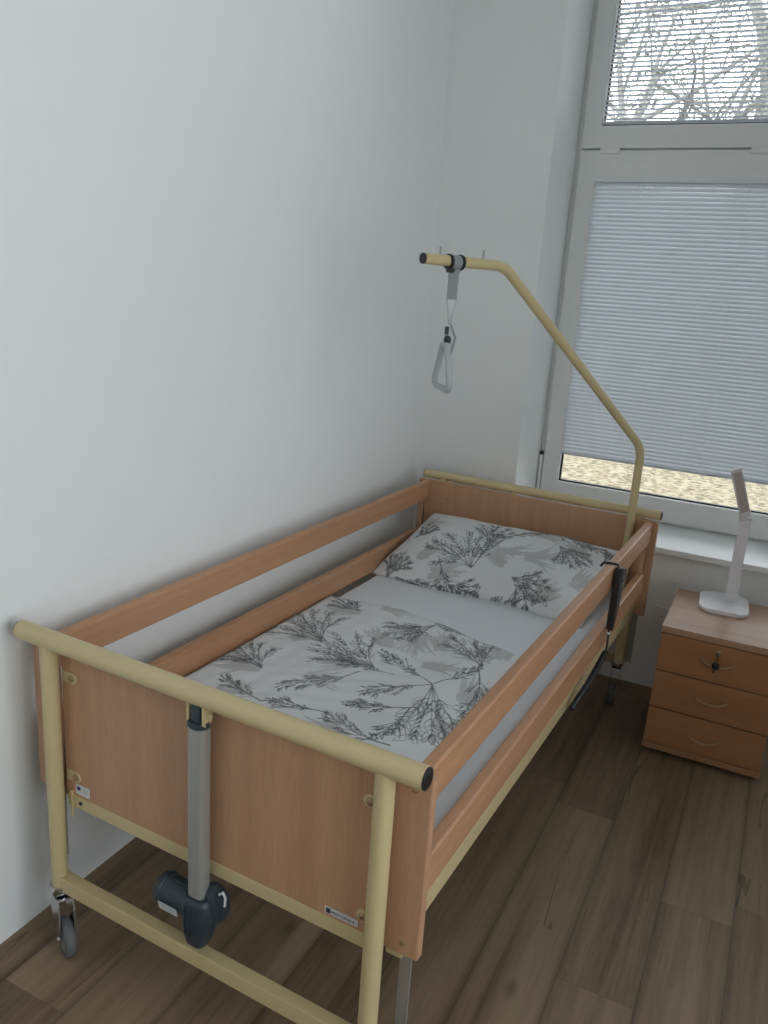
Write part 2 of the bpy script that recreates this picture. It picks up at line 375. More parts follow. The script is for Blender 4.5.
# ------------------------------------------------------------------ bed
PHI = -.0356
BED = (.0461, 0, 0)
bed = thing('adjustable_bed', 'care bed with beech boards, cream metal tube ends and wooden side rails', 'bed', BED, PHI)
HT = .829; LV = 2.0855; RT = .0225; UL, UR = .089, .939
for v in (0, LV):
    HT = .829 if v == 0 else .823; RT = .0218 if v == 0 else .0185
    t = MB().tube([(.004, v, HT), (1.016, v, HT)], RT, 32).build('tube_rail', 'cream', bed)
    for u, s in ((.004, -1), (1.016, 1)):
        MB().lathe([(RT-.001, 0), (RT-.001, .003), (RT-.006, .0055), (.001, .006)], 24, Matrix.Translation((u, v, HT)) @ Matrix.Rotation(s*PI/2, 4, 'Y')).build('end_cap', 'black', t)
    for u in (UL, UR):
        MB().tube([(u, v, .185), (u, v, HT-.01)], .0192, 28).build('post', 'cream', bed)
    # square cross tube low between the posts
    MB().box(UL, UR, v-.0125, v+.0175, .176, .216, .003).build('crossbar', 'cream', bed)
FB = .027
# footboard and head board panels
MB().box(UL+.006, UR-.006, FB, FB+.018, .428, .812, .002).build('footboard', 'beechZ', bed)
HB = 2.043
MB().box(.055, .972, HB, HB+.018, .43, .806, .002).build('headboard', 'beechZ', bed)
for v0, v1 in ((FB-.002, FB+.020), (HB-.002, HB+.02)):
    MB().box(UL+.01, UR-.01, v0, v1, .396, .430, .003).build('board_rail', 'cream', bed)
for u0, u1 in ((-.002, .066), (.944, 1.018)):
    for v0 in (FB+.002, HB-.006):
        g = MB().box(u0, u1, v0, v0+.024, .418, .806, .005).build('guide_plate', 'beechZ', bed)
        if v0 < 1:
            um = (u0+u1)/2+.004
            for z in (.776, .446):
                MB().lathe([(.0055, 0), (.0055, .001), (.003, .0025), (.001, .003)], 14, Matrix.Translation((um, v0, z)) @ Matrix.Rotation(PI/2, 4, 'X')).build('screw', 'brass', g)
# brackets holding the footboard to the posts, with screws
for u, s in ((UL, 1), (UR, -1)):
    for z in (.735, .482):
        b = MB()
        poly = [(0, -.013), (.030, -.013)] + [(.030+.013*math.sin(a), -.013*math.cos(a)) for a in [PI*k/8 for k in range(1, 8)]] + [(.030, .013), (0, .013)]
        zo = 0 if s > 0 else .011; z -= zo; sx_ = .014 if s > 0 else .010
        mt = Matrix.Translation((u+s*sx_, FB-.0005, z)) @ Matrix.Rotation(PI/2, 4, 'X')
        if s < 0: poly = [(-x, y) for x, y in poly][::-1]
        b.prism(poly, 0, .004, mt, .0008)
        br = b.build('bracket', 'cream', bed)
        MB().lathe([(.0085, 0), (.0085, .002), (.0055, .0045), (.001, .005)], 16, Matrix.Translation((u+s*(sx_+.028), FB-.0045, z)) @ Matrix.Rotation(PI/2, 4, 'X')).build('screw', 'brass', br)
# lock plate on the left under the board
MB().box(UL+.0225, UL+.028, FB-.006, FB, .37, .44, .001).box(UL+.036, UL+.095, FB-.004, FB-.001, .402, .430, .001).build('lock_plate', 'cream', bed)
MB().lathe([(.005, 0), (.005, .002), (.001, .002)], 12, Matrix.Translation((UL+.055, FB-.004, .417)) @ Matrix.Rotation(PI/2, 4, 'X')).build('lock_hole', 'black', bed)
# headboard bits
for u in (.10, .13, .42, .60):
    MB().box(u, u+.012, HB+.004, HB+.03, .80, .812, .001).build('spacer', 'cream', bed)
MB().lathe([(.006, 0), (.006, .002), (.001, .003)], 14, Matrix.Translation((.135, HB, .735)) @ Matrix.Rotation(PI/2, 4, 'X')).build('screw', 'brass', bed)
# side rails (two boards each side)
for u0, u1 in ((.020, .050), (.969, .999)):
    for z0, z1 in ((.722, .803), (.517, .602)):
        MB().box(u0, u1, FB+.026, HB-.005, z0, z1, .007, 3).build('side_rail', 'beechY', bed)
    um = (u0+u1)/2
    for v in (HB-.05,):
        e = MB().box(u0+.006, u1-.004, v, v+.018, .60, .725, .002).build('rail_end_post', 'beechZ', bed)
        MB().box(u1-.006, u1-.0025, v+.004, v+.010, .615, .712, .0008).build('slot_strip', 'black', e)
    for v in (FB+.034, HB-.012 + .03):
        MB().box(um-.014, um+.010, v-.004, v+.004, .205, .43, .001).build('guide_bar', 'steel', bed)
# steel side frame and platform
for u0, u1 in ((.028, .053), (.942, .974)):
    MB().box(u0, u1, FB+.03, HB-.01, .413, .463, .003).build('side_frame', 'cream', bed)
    MB().box(u0-.002, u1+.002, HB-.06, HB-.005, .22, .47, .003).build('corner_plate', 'cream', bed)
    MB().box(u0-.002, u1+.002, FB+.024, FB+.09, .385, .465, .003).build('corner_plate', 'cream', bed)
for k in range(10):
    v = .12+k*.2
    MB().box(.053, .942, v-.03, v+.03, .424, .436, .004).build('bed_slat', 'beechTop', bed)
# castors
def castor(u, v, rz):
    c = thing('castor', None, None, (u, v, 0), rz); c.parent = bed
    f = MB(); f.lathe([(.012, .19), (.024, .188), (.027, .176), (.024, .168), (.010, .164)], 24)
    f.obox(.052, .036, .006, Matrix.Translation((.008, 0, .160)), .002)
    for s in (-1, 1):
        poly = [(-.026, .162), (.034, .162), (.040, .13), (.042, .060), (.034, .038), (.018, .038), (.004, .060), (-.022, .11)]
        f.prism(poly, 0, .003, Matrix.Translation((0, s*.0175+.0015, 0)) @ Matrix.Rotation(PI/2, 4, 'X'))
    f.tube([(.026, -.022, .050), (.026, .022, .050)], .005, 12)
    f.build('fork', 'chrome', c)
    w = MB(); w.lathe([(.030, -.012), (.043, -.012), (.048, -.007), (.050, 0), (.048, .007), (.043, .012), (.030, .012)], 40, Matrix.Translation((.026, 0, .050)) @ Matrix.Rotation(PI/2, 4, 'X'))
    w.build('wheel', 'rubber', c)
    w = MB(); w.lathe([(.010, -.0135), (.030, -.0125), (.030, .0125), (.010, .0135)], 24, Matrix.Translation((.026, 0, .050)) @ Matrix.Rotation(PI/2, 4, 'X'))
    w.build('hub', 'steel', c)
castor(UL, 0, math.radians(-24)); castor(UR, 0, math.radians(-60)); castor(UL, LV, math.radians(-100)); castor(UR, LV, math.radians(-84))
# lifting drive on the foot end
act = thing('lifting_drive', None, None, (.521, -.002, .216)); act.parent = bed
def apart(n, mb, mat): mb.bm.transform(Matrix.Translation((-.521, .002, -.216))); return mb.build(n, mat, act)
AU, AV = .521, -.002
sec = [(.0205*math.copysign(abs(math.cos(a))**.55, math.cos(a)), .0175*math.copysign(abs(math.sin(a))**.55, math.sin(a))) for a in [2*PI*k/32 for k in range(32)]]
apart('drive_tube', MB().prism([(AU+x, AV+y) for x, y in sec], .355, .766), 'alu')
sec2 = [(x*1.06, y*1.08) for x, y in sec]
apart('collar', MB().prism([(AU+x, AV+y) for x, y in sec2], .762, .776, None, .003).box(AU-.013, AU+.013, AV-.014, AV+.014, .77, .812, .006), 'navy')
cl = MB()
for s in (-1, 1): cl.prism([(-.014, .775), (-.006, .766), (.006, .766), (.014, .775), (.014, .815), (-.014, .815)], -.002, .002, Matrix.Translation((AU+s*.0195, AV, 0)) @ Matrix.Rotation(PI/2, 4, 'Z') @ Matrix.Rotation(PI/2, 4, 'X'), .0008)
cl.tube([(AU-.030, AV, .790), (AU+.030, AV, .790)], .0055, 14)
apart('clevis', cl, 'cream')
hs = MB()
prof = [(.232, .016, .014, -.002), (.240, .024, .020, -.002), (.262, .031, .026, 0), (.295, .036, .031, .003), (.33, .038, .032, .004), (.352, .036, .031, .003), (.360, .031, .027, .001), (.363, .028, .023, 0)]
rings = []
for z, rx, ry, ox in prof:
    rings.append([hs.bm.verts.new((AU+ox+rx*math.copysign(abs(math.cos(a))**.7, math.cos(a)), AV+ry*math.copysign(abs(math.sin(a))**.7, math.sin(a)), z)) for a in [2*PI*k/32 for k in range(32)]])
for i in range(len(rings)-1):
    for k in range(32): hs.bm.faces.new((rings[i][k], rings[i][(k+1) % 32], rings[i+1][(k+1) % 32], rings[i+1][k]))
hs.bm.faces.new(rings[0][::-1]); hs.bm.faces.new(rings[-1])
for du in (-.012, .0, .012): hs.box(AU+du-.0012, AU+du+.0012, AV-.0335, AV-.02, .275, .345, .001)
hs.sphere((AU+.030, AV+.016, .340), .036, (1, .75, 1.35), 24)
hs.box(AU+.045, AU+.066, AV-.004, AV+.018, .325, .385, .004)
apart('gear_housing', hs, 'navy')
mo = MB(); mt = Matrix.Translation((AU-.112, AV+.012, .322)) @ Matrix.Rotation(PI/2, 4, 'Y')
mo.lathe([(.024, -.004), (.033, 0), (.036, .006), (.036, .016), (.034, .018), (.034, .06), (.036, .063), (.036, .10), (.03, .11)], 32, mt)
mo.box(AU-.088, AU-.03, AV+.004, AV+.020, .352, .362, .002)
apart('motor', mo, 'navy')
apart('rating_label', MB().obox(.052, .001, .022, Matrix.Translation((AU-.066, AV-.0235, .308)) @ Matrix.Rotation(math.radians(12), 4, 'X'), 0), 'sticker')
for i in range(3):
    apart('label_print', MB().obox(.042-.006*i, .0006, .0028, Matrix.Translation((AU-.067, AV-.0243+.0014*(1-i)*-1, .308-.006*(i-1))) @ Matrix.Rotation(math.radians(12), 4, 'X')), 'greyink')
apart('cable_clip', MB().tube([(AU+.055, AV, .385), (AU+.064, AV, .394), (AU+.071, AV, .382), (AU+.069, AV, .362)], .0028, 8), 'sticker')
# stickers on the footboard
st = MB().box(.1265, .171, FB-.0015, FB-.0006, .437, .463).build('label_sticker', 'sticker', bed, False)
MB().box(.1315, .142, FB-.0022, FB-.0015, .449, .458).build('blue_emblem', plain('emblem_blue', (.03, .04, .12), .5), st, False)
for i, (a, b) in enumerate(((.146, .166), (.146, .163), (.146, .167))):
    MB().box(a, b, FB-.0020, FB-.0015, .4555-.0045*i, .4568-.0045*i).build('print_line', 'greyink', st, False)
st = MB().box(.815, .890, FB-.0015, FB-.0006, .437, .453).build('maker_sticker', 'sticker', bed, False)
MB().box(.8185, .8285, FB-.0022, FB-.0015, .4395, .4505).build('emblem', 'ink', st, False)
def text(s, size, mat, name, parent, mtx):
    cu = bpy.data.curves.new('txt', 'FONT'); cu.body = s; cu.size = size; cu.extrude = .0002; cu.space_character = 1.05
    o = bpy.data.objects.new('txt', cu); COL.objects.link(o)
    bpy.context.view_layer.update()
    me = bpy.data.meshes.new_from_object(o.evaluated_get(bpy.context.evaluated_depsgraph_get()))
    bpy.data.objects.remove(o); me.transform(mtx); me.materials.clear(); me.materials.append(M[mat])
    t = bpy.data.objects.new(name, me); COL.objects.link(t); t.parent = parent; return t
text('MEDYONIKA', .0088, 'ink', 'lettering', st, Matrix.Translation((.8305, FB-.0019, .4418)) @ Matrix.Rotation(PI/2, 4, 'X'))

# ------------------------------------------------------------------ print drawing
class Raster:
    def __init__(s, u0, u1, v0, v1, res=.0012):
        s.u0, s.v0, s.res = u0, v0, res; s.W = int((u1-u0)/res)+1; s.H = int((v1-v0)/res)+1
        s.light = np.zeros((s.H, s.W), np.float32); s.dark = np.zeros((s.H, s.W), np.float32)
        s.aa = res*1.2
    def seg(s, a, b, ra, rb, layer, amt=1.):
        R = max(ra, rb)+s.aa*2
        i0 = max(int((min(a[0], b[0])-R-s.u0)/s.res), 0); i1 = min(int((max(a[0], b[0])+R-s.u0)/s.res)+2, s.W)
        j0 = max(int((min(a[1], b[1])-R-s.v0)/s.res), 0); j1 = min(int((max(a[1], b[1])+R-s.v0)/s.res)+2, s.H)
        if i1 <= i0 or j1 <= j0: return
        X = s.u0+np.arange(i0, i1)*s.res; Y = (s.v0+np.arange(j0, j1)*s.res)[:, None]
        dx, dy = b[0]-a[0], b[1]-a[1]; l2 = dx*dx+dy*dy+1e-12
        t = np.clip(((X-a[0])*dx+(Y-a[1])*dy)/l2, 0, 1)
        d = np.hypot(X-a[0]-t*dx, Y-a[1]-t*dy); r = ra+(rb-ra)*t
        al = np.clip((r-d)/s.aa+.5, 0, 1)*amt
        lay = layer[j0:j1, i0:i1]; np.maximum(lay, al, out=lay)
    def poly(s, pts, r0, r1, layer, amt=1.):
        n = len(pts)-1
        for i in range(n): s.seg(pts[i], pts[i+1], r0+(r1-r0)*i/n, r0+(r1-r0)*(i+1)/n, layer, amt)
    def sample(s, U, V):
        i = np.clip(((U-s.u0)/s.res).round().astype(int), 0, s.W-1); j = np.clip(((V-s.v0)/s.res).round().astype(int), 0, s.H-1)
        return s.light[j, i], s.dark[j, i]
def curve(p, ang, ln, bend, n=8):
    out = [p]; a = ang
    for i in range(n):
        a += bend/n; p = (p[0]+math.cos(a)*ln/n, p[1]+math.sin(a)*ln/n); out.append(p)
    return out
def lens(R, p, ang, ln, wd, rnd, k):
    # outline of a small pointed leaf
    for sd in (-1, 1):
        c = []
        for i in range(6):
            t = i/5; c.append((p[0]+math.cos(ang)*ln*t-math.sin(ang)*sd*wd*math.sin(PI*t), p[1]+math.sin(ang)*ln*t+math.cos(ang)*sd*wd*math.sin(PI*t)))
        R.poly(c, k*rnd.uniform(.8, 1.5), k*rnd.uniform(.4, .9), R.dark, rnd.uniform(.75, 1))
def fan(R, u0, v0, u1, v1, spread, rnd, w=1.):
    ln = math.hypot(u1-u0, v1-v0); a0 = math.atan2(v1-v0, u1-u0); sp = math.radians(spread); k = .00135*w
    n = 5 if spread < 75 else 7
    for i in range(n):
        t = ((i+.5)/n-.5)+rnd.uniform(-.04, .04); tt = 2*t
        l = ln*(1-.28*tt*tt)*rnd.uniform(.9, 1.05)
        c = curve((u0, v0), a0+t*sp*.45, l, t*sp*1.1, 12); R.poly(c, k*1.1, k*.7, R.dark, .85)
        for j in range(4, 13):
            base = math.atan2(c[j][1]-c[j-1][1], c[j][0]-c[j-1][0])
            for sd in (-1, 1):
                if rnd.random() < .72:
                    aa = base+sd*rnd.uniform(.35, .8); tl = ln*rnd.uniform(.13, .22)
                    if rnd.random() < .55: lens(R, c[j], aa, tl, tl*rnd.uniform(.10, .2), rnd, k)
                    else: R.poly(curve(c[j], aa, tl, -sd*rnd.uniform(.2, 1.), 5), k*rnd.uniform(1., 1.8), k*.5, R.dark, 1)
        lens(R, c[-2], base, ln*.16, ln*.03, rnd, k*1.2)
def fern(R, u0, v0, u1, v1, rnd, w=1.):
    ln = math.hypot(u1-u0, v1-v0); a0 = math.atan2(v1-v0, u1-u0); k = .00135*w; bd = rnd.uniform(-.5, .5)
    c = curve((u0, v0), a0-bd/2, ln, bd, 12); R.poly(c, k*1.5, k*.8, R.dark, .95)
    for j in range(3, 13):
        q = c[j]; f = math.sin(PI*min(1, (j-.5)/12.5))*.8+.25
        for sd in (-1, 1):
            if rnd.random() < .85:
                tl = ln*.30*f*rnd.uniform(.6, 1.1); tl = min(tl, .065); aa = a0+sd*rnd.uniform(.35, .75)
                cc = curve(q, aa, tl, -sd*rnd.uniform(.1, .8), 6); R.poly(cc, k*.8, k*.8, R.dark, .95)
                for z in (3, 5):
                    if rnd.random() < .8: lens(R, cc[z], aa+rnd.choice((-1, 1))*rnd.uniform(.2, .6), tl*.42, tl*.06, rnd, k)
                R.poly(curve(cc[-1], aa, tl*.3, rnd.uniform(-.5, .5), 3), k*1.7, k*.5, R.dark, 1)
def blotch(R, u, v, ln, ang, rnd):
    # pale grey brush-stroke blotch of the print
    for i in range(22):
        a = ang+rnd.uniform(-.55, .55); p = (u+rnd.uniform(-.02, .02), v+rnd.uniform(-.02, .02))
        R.poly(curve(p, a, ln*rnd.uniform(.5, 1), rnd.uniform(-.6, .6), 6), .0085, .002, R.light, rnd.uniform(.55, 1))
def print_colors(R, U, V):
    l, d = R.sample(U, V)
    base = np.array((.665, .675, .68)); li = np.array((.40, .395, .39)); dk = np.array((.098, .102, .112))
    c = base+(li-base)*l[..., None]*.75; c = c+(dk-c)*d[..., None]
    return c
def soft_noise(U, V, seed, comps):
    r = random.Random(seed); out = np.zeros_like(U)
    for fr, am in comps:
        for _ in range(5):
            a = r.uniform(0, PI); f = fr*r.uniform(.7, 1.3); ph = r.uniform(0, 6.28)
            out += am/2.2*np.sin((U*math.cos(a)+V*math.sin(a))*f*2*PI+ph)
    return out
def grid_object(name, P, C, mat, parent, bottom_z):
    nj, ni = P.shape[:2]
    verts = P.reshape(-1, 3).tolist()
    idx = np.arange(nj*ni).reshape(nj, ni)
    f = np.stack([idx[:-1, :-1], idx[:-1, 1:], idx[1:, 1:], idx[1:, :-1]], -1).reshape(-1, 4).tolist()
    ring = list(idx[0, :])+list(idx[1:, -1])+list(idx[-1, :-1][::-1])+list(idx[1:-1, 0][::-1])
    base = len(verts); cx = P[..., 0].mean(); cy = P[..., 1].mean()
    for r in ring:
        x, y, z = verts[r]; verts.append([x+(cx-x)*.02, y+(cy-y)*.02, bottom_z])
    n = len(ring)
    for k in range(n): f.append([ring[(k+1) % n], ring[k], base+k, base+(k+1) % n])
    f.append([base+k for k in range(n)])
    me = bpy.data.meshes.new(name); me.from_pydata(verts, [], [[int(i) for i in q] for q in f]); me.update()
    ca = me.color_attributes.new('print', 'FLOAT_COLOR', 'POINT')
    cols = np.ones((len(verts), 4), np.float32); cols[:, :3] = (.68, .69, .695); cols[:nj*ni, :3] = C.reshape(-1, 3)
    ca.data.foreach_set('color', cols.ravel())
    for p in me.polygons: p.use_smooth = True
    me.materials.append(M[mat]); o = bpy.data.objects.new(name, me); COL.objects.link(o)
    if parent: o.parent = parent
    return o

# mattress with fitted sheet, lying on the bed's slats
mt = MB().box(.056, .936, .055, 1.99, .436, .512, .024, 4)
mat_o = mt.build('mattress', 'sheet'); mat_o.location = BED; mat_o.rotation_euler = (0, 0, PHI)
tag(mat_o, 'mattress under a plain pale grey-white fitted sheet, between duvet and pillow', 'mattress')

# duvet
rnd = random.Random(11)
R = Raster(.04, .90, .04, 1.34)
FANS = [(0.260,0.869,0.060,1.012,100),(0.215,0.621,0.066,0.700,90),(0.480,0.813,0.251,0.899,80),(0.499,1.200,0.390,1.040,60),(0.661,0.822,0.793,0.535,45),(0.741,1.002,0.620,1.191,70),(0.235,1.145,0.110,1.207,70),(.30,.25,.15,.36,90),(.55,.30,.70,.18,80),(.62,.14,.5,.25,70)]
FERNS = [(0.325,0.473,0.165,0.517),(0.661,0.822,0.537,0.678),(0.661,0.822,0.462,0.914),(0.665,0.826,0.731,0.995),(0.673,0.661,0.663,0.498),(0.673,0.661,0.525,0.595),(0.543,0.813,0.377,0.802),(0.454,0.771,0.327,0.576),(0.509,0.521,0.342,0.486),(0.711,0.476,0.517,0.508),(0.731,0.995,0.819,0.725),(0.660,1.184,0.504,1.213),(.2,.15,.4,.2),(.4,.35,.45,.1)]
for a in FANS: blotch(R, (a[0]+a[2])/2+.05, (a[1]+a[3])/2-.04, .13, math.atan2(a[3]-a[1], a[2]-a[0])+.7, rnd)
for a in [(.40, 1.10, .12, .3), (.58, 1.06, .14, 2.), (.77, .80, .16, 1.3), (.16, .86, .10, 1.), (.36, .66, .10, .4), (.43, .98, .12, 2.4), (.6, .93, .12, .2), (.77, 1.10, .12, 2.), (.2, .44, .1, .8), (.58, .45, .12, 2.8), (.30, 1.22, .10, 0.2)]: blotch(R, a[0], a[1], a[2], a[3], rnd)
for a in FANS: fan(R, *a, rnd)
for a in FERNS: fern(R, *a, rnd)
ni, nj = 330, 500
s = np.linspace(0, 1, ni)[None, :]; t = np.linspace(0, 1, nj)[:, None]
ue = np.array([0, .08, .32, .53, .66, .745, .80, .86]); ve = np.array([1.225, 1.234, 1.279, 1.244, 1.194, 1.187, 1.167, 1.15])
U0 = .057+(.850-.057)*s
vf = np.interp(U0, ue, ve); kk = np.ones(25)/25; vf = np.convolve(np.pad(vf[0], 12, mode='edge'), kk, 'valid')[None, :]
V0 = .052+(vf-.052)*t; U = U0+0*V0; V = V0
V = V+.006*np.sin(U*31+1)*t**6
ed = np.minimum(np.minimum(U-.057, .850-U), np.minimum(V-.052, (vf-V)))
prof = np.sqrt(np.clip(1-(1-np.clip(ed/.035, 0, 1))**2, 0, 1))
Z = .513+.026*prof+(.0035*soft_noise(U, V, 3, [(2.2, 1.), (5, .45)])+.0012*soft_noise(U, V, 5, [(14, 1.)]))*np.clip(ed/.05, 0, 1)
Z += .006*np.exp(-((vf-V)-.05)**2/.0012)*np.clip(ed/.05, 0, 1)
P = np.stack([U, V, Z], -1)
du = grid_object('duvet', P, print_colors(R, U, V), 'print', None, .5125)
du.location = BED; du.rotation_euler = (0, 0, PHI)
tag(du, 'thin duvet in white cotton with grey and black leaf drawing, covering foot half of bed', 'duvet')

# pillow: leaning on the headboard
rnd = random.Random(23)
R = Raster(-.02, .98, -.06, .56)
PF = [(0.427,0.107,0.271,0.268,110),(0.424,0.266,0.425,0.402,110),(0.592,0.099,0.732,0.062,100),(0.692,0.351,0.799,0.262,90),(0.134,0.208,0.172,0.318,60),(0.116,-0.01,0.144,0.107,90),(0.374,0.021,0.489,-0.009,80),(0.844,0.435,0.921,0.360,60)]
PE = [(0.427,0.107,0.458,0.318),(0.458,0.318,0.601,0.440),(0.289,0.115,0.404,-0.027),(0.467,-0.005,0.661,-0.003),(0.154,0.002,0.350,-0.007),(0.608,0.422,0.834,0.410)]
for a in [(.22, .12, .10, 1.2), (.30, .05, .12, .5), (.52, .16, .12, 2.2), (.5, .22, .12, .2), (.62, .22, .13, .4), (.78, .33, .12, 2.), (.82, .16, .12, 1.), (.60, .40, .12, .4), (.14, .33, .08, 1.), (.7, .05, .1, .8)]: blotch(R, a[0], a[1], a[2], a[3], rnd)
for a in PF: fan(R, *a, rnd)
for a in PE: fern(R, *a, rnd)
ni, nj = 340, 230
a = np.linspace(-1, 1, ni)[None, :]; b = np.linspace(-1, 1, nj)[:, None]
A = a+0*b; B = b+0*a
# outline pinched between corner points
Uc, hu, hv = .484, .424, .235
pu = Uc+A*hu*(1-.030*(1-B**2)*np.abs(A)**3) + .012*np.sin(B*3+1)*np.abs(A)**2 + .052*np.clip(-A, 0, 1)**4*np.clip((B+.1)/1.1, 0, 1)**2
pv = B*hv*(1-.045*(1-np.clip(A, -1, 1)**2)*np.abs(B)**3) + .012*np.sin(A*4.2+.5)*np.clip(-B, 0, 1)**2
q = np.clip(1-np.abs(A)**2.6, 0, 1)**.5*np.clip(1-np.abs(B)**2.4, 0, 1)**.5
thick = .062*q
wr = soft_noise(pu, pv, 9, [(3, .005), (7, .0022), (15, .0008)])*np.clip(q*2, 0, 1)
th = math.atan2(.15, .42)
S_ = pv+hv
pz = .518+S_*math.sin(th)*np.clip(S_/.1, 0, 1)**.3+thick*.95+wr*.8
py = 1.555+S_*math.cos(th)-thick*.25*math.sin(th)
py = np.minimum(py, HB-.004); 
P = np.stack([pu, py, pz], -1)
pil = grid_object('pillow', P, print_colors(R, pu, S_+.0), 'print', None, .5125)
pil.location = BED; pil.rotation_euler = (0, 0, PHI)
tag(pil, 'large white pillow printed with grey and black leaves, leaning on the headboard', 'pillow')

# ------------------------------------------------------------------ trapeze pole
def b2w(u, v, z): return Vector((BED[0]+u*math.cos(PHI)-v*math.sin(PHI), u*math.sin(PHI)+v*math.cos(PHI), z))
pu0, pv0 = .918, 2.018
tz = thing('trapeze_pole', 'bent cream tube rising from the headboard and reaching out over the pillow', 'bed pole', b2w(pu0, pv0, .44), PHI)
TH = math.radians(28); dx, dy = -math.sin(TH), -math.cos(TH)
def tp(r, z): return Vector((dx*r, dy*r, z-.44))
pts = [tp(0, .44)]+arc(tp(0, .44), tp(.003, 1.085), tp(.768, 1.692), .10)+arc(tp(.003, 1.085), tp(.768, 1.694), tp(1.10, 1.698), .11)+[tp(1.074, 1.698)]
MB().tube(pts, .0155, 24).build('pole_tube', 'cream', tz)
ct = MB().tube([tp(1.072, 1.698), tp(1.079, 1.698)], .0152, 20).build('end_cap', 'black', tz)
for r in (1.017, .856):
    MB().tube([tp(r, 1.711), tp(r, 1.735)], .003, 8).build('stop_pin', 'steel', tz)
MB().tube([tp(0, .42), tp(0, .60)], .0205, 20).build('sleeve', 'cream', tz)
# grab handle on its strap
SR = .962
hg = thing('grab_handle', 'grey triangular grab handle hanging on its webbing strap from the tube above the bed', 'grab handle', b2w(pu0+dx*SR, pv0+dy*SR, 1.694), PHI)
# local frame: e along the arm, f across
e = Vector((dx, dy, 0)); f_ = Vector((-dy, dx, 0)); Z3 = Vector((0, 0, 1))
def ring_box(mb, ri, ro, w, c, n=28):
    # hollow band around the arm
    rs = []
    for k in range(n):
        a_ = 2*PI*k/n; d = f_*math.cos(a_)+Z3*math.sin(a_)
        rs.append([mb.bm.verts.new(c+d*rr+e*ww) for rr, ww in ((ri, -w), (ro, -w), (ro, w), (ri, w))])
    for k in range(n):
        a_, b_ = rs[k], rs[(k+1) % n]
        for i in range(4): mb.bm.faces.new((a_[i], a_[(i+1) % 4], b_[(i+1) % 4], b_[i]))
mb = MB(); o0 = Vector((0, 0, 0))
ring_box(mb, .0165, .0225, .004, e*.021); ring_box(mb, .0165, .0225, .004, e*-.021)
mb.obox(.046, .012, .016, Matrix.Translation(Vector((0, 0, -.022))+f_*(-.004)) @ Matrix.Rotation(math.atan2(e.y, e.x), 4, 'Z'), .003)
mb.build('strap_holder', 'black', hg)
mb = MB(); ring_box(mb, .0162, .0195, .016, o0); mb.build('strap_loop', 'webbing', hg)
def strip(mb, pts, hw, side, t=.0012):
    # flat webbing along pts, hw half width along side
    side = Vector(side).normalized(); n = len(pts); pts = [Vector(p) for p in pts]; vs = []
    for i, p in enumerate(pts):
        tg = (pts[min(i+1, n-1)]-pts[max(i-1, 0)]).normalized(); nr = tg.cross(side).normalized(); h = hw[i] if isinstance(hw, (list, tuple)) else hw
        vs.append([mb.bm.verts.new(p+side*a_*h+nr*b_*t) for a_, b_ in ((-1, -1), (1, -1), (1, 1), (-1, 1))])
    for i in range(n-1):
        for k in range(4): mb.bm.faces.new((vs[i][k], vs[i][(k+1) % 4], vs[i+1][(k+1) % 4], vs[i+1][k]))
    mb.bm.faces.new(vs[0][::-1]); mb.bm.faces.new(vs[-1])
vw = Vector((.90, .43, 0))  # across the line of sight, the strap hangs turned this way
mb = MB(); strip(mb, [(0, 0, -.018), (0, 0, -.06), (0, 0, -.105)], [.0165, .0150, .0150], vw); mb.build('webbing', 'webbing', hg)
mb = MB()
for s_, x1 in ((-1, -.002), (1, .001)):
    strip(mb, [vw*(.0145*s_)+Vector((0, 0, -.103)), vw*(.008*s_)+Vector((0, 0, -.135)), vw*x1+Vector((0, 0, -.178))], [.0025, .003, .0035], vw, .0009)
mb.build('loop_cord', 'gripgrey', hg)
mb = MB().obox(.013, .009, .024, Matrix.Translation(vw*-.006+Vector((0, 0, -.195))) @ Matrix.Rotation(math.radians(25), 4, 'Z'), .003); mb.build('buckle', 'navy', hg)
mb = MB(); strip(mb, [vw*.004+Vector((0, 0, -.178)), vw*.013+Vector((0, 0, -.198)), vw*.021+Vector((0, 0, -.215)), vw*.017+Vector((0, 0, -.235)), vw*.010+Vector((0, 0, -.27))], .006, Vector((-.43, .90, 0))+vw*.5, .0009); mb.build('loose_end', 'webbing', hg)
mb = MB(); strip(mb, [vw*-.006+Vector((0, 0, -.205)), vw*-.008+Vector((0, 0, -.235))], .006, vw, .001); mb.build('short_strap', 'gripgrey', hg)
mb = MB().sphere(vw*.001+Vector((0, -.008, -.222)), .0115, (1, 1, 1.15)); mb.build('adjuster_knob', 'black', hg)
gd = Vector((-.52, .854, 0)).normalized(); gd2 = (gd+vw*-.16).normalized()
top = vw*-.008+Vector((0, 0, -.238)); 
tri = []
ctrl = [top+gd2*-.022, top+gd2*.022, top+gd2*.095+Vector((0, 0, -.128)), top+gd2*-.095+Vector((0, 0, -.128))]
ctrl = [ctrl[0]+Vector((0, 0, 0)), ctrl[1], ctrl[2], ctrl[3]]
for i in range(4):
    tri += arc(ctrl[i-1], ctrl[i], ctrl[(i+1) % 4], .016 if i < 2 else .02, 6)
MB().tube(tri, .0098, 14, closed=True).build('grip', 'gripgrey', hg)

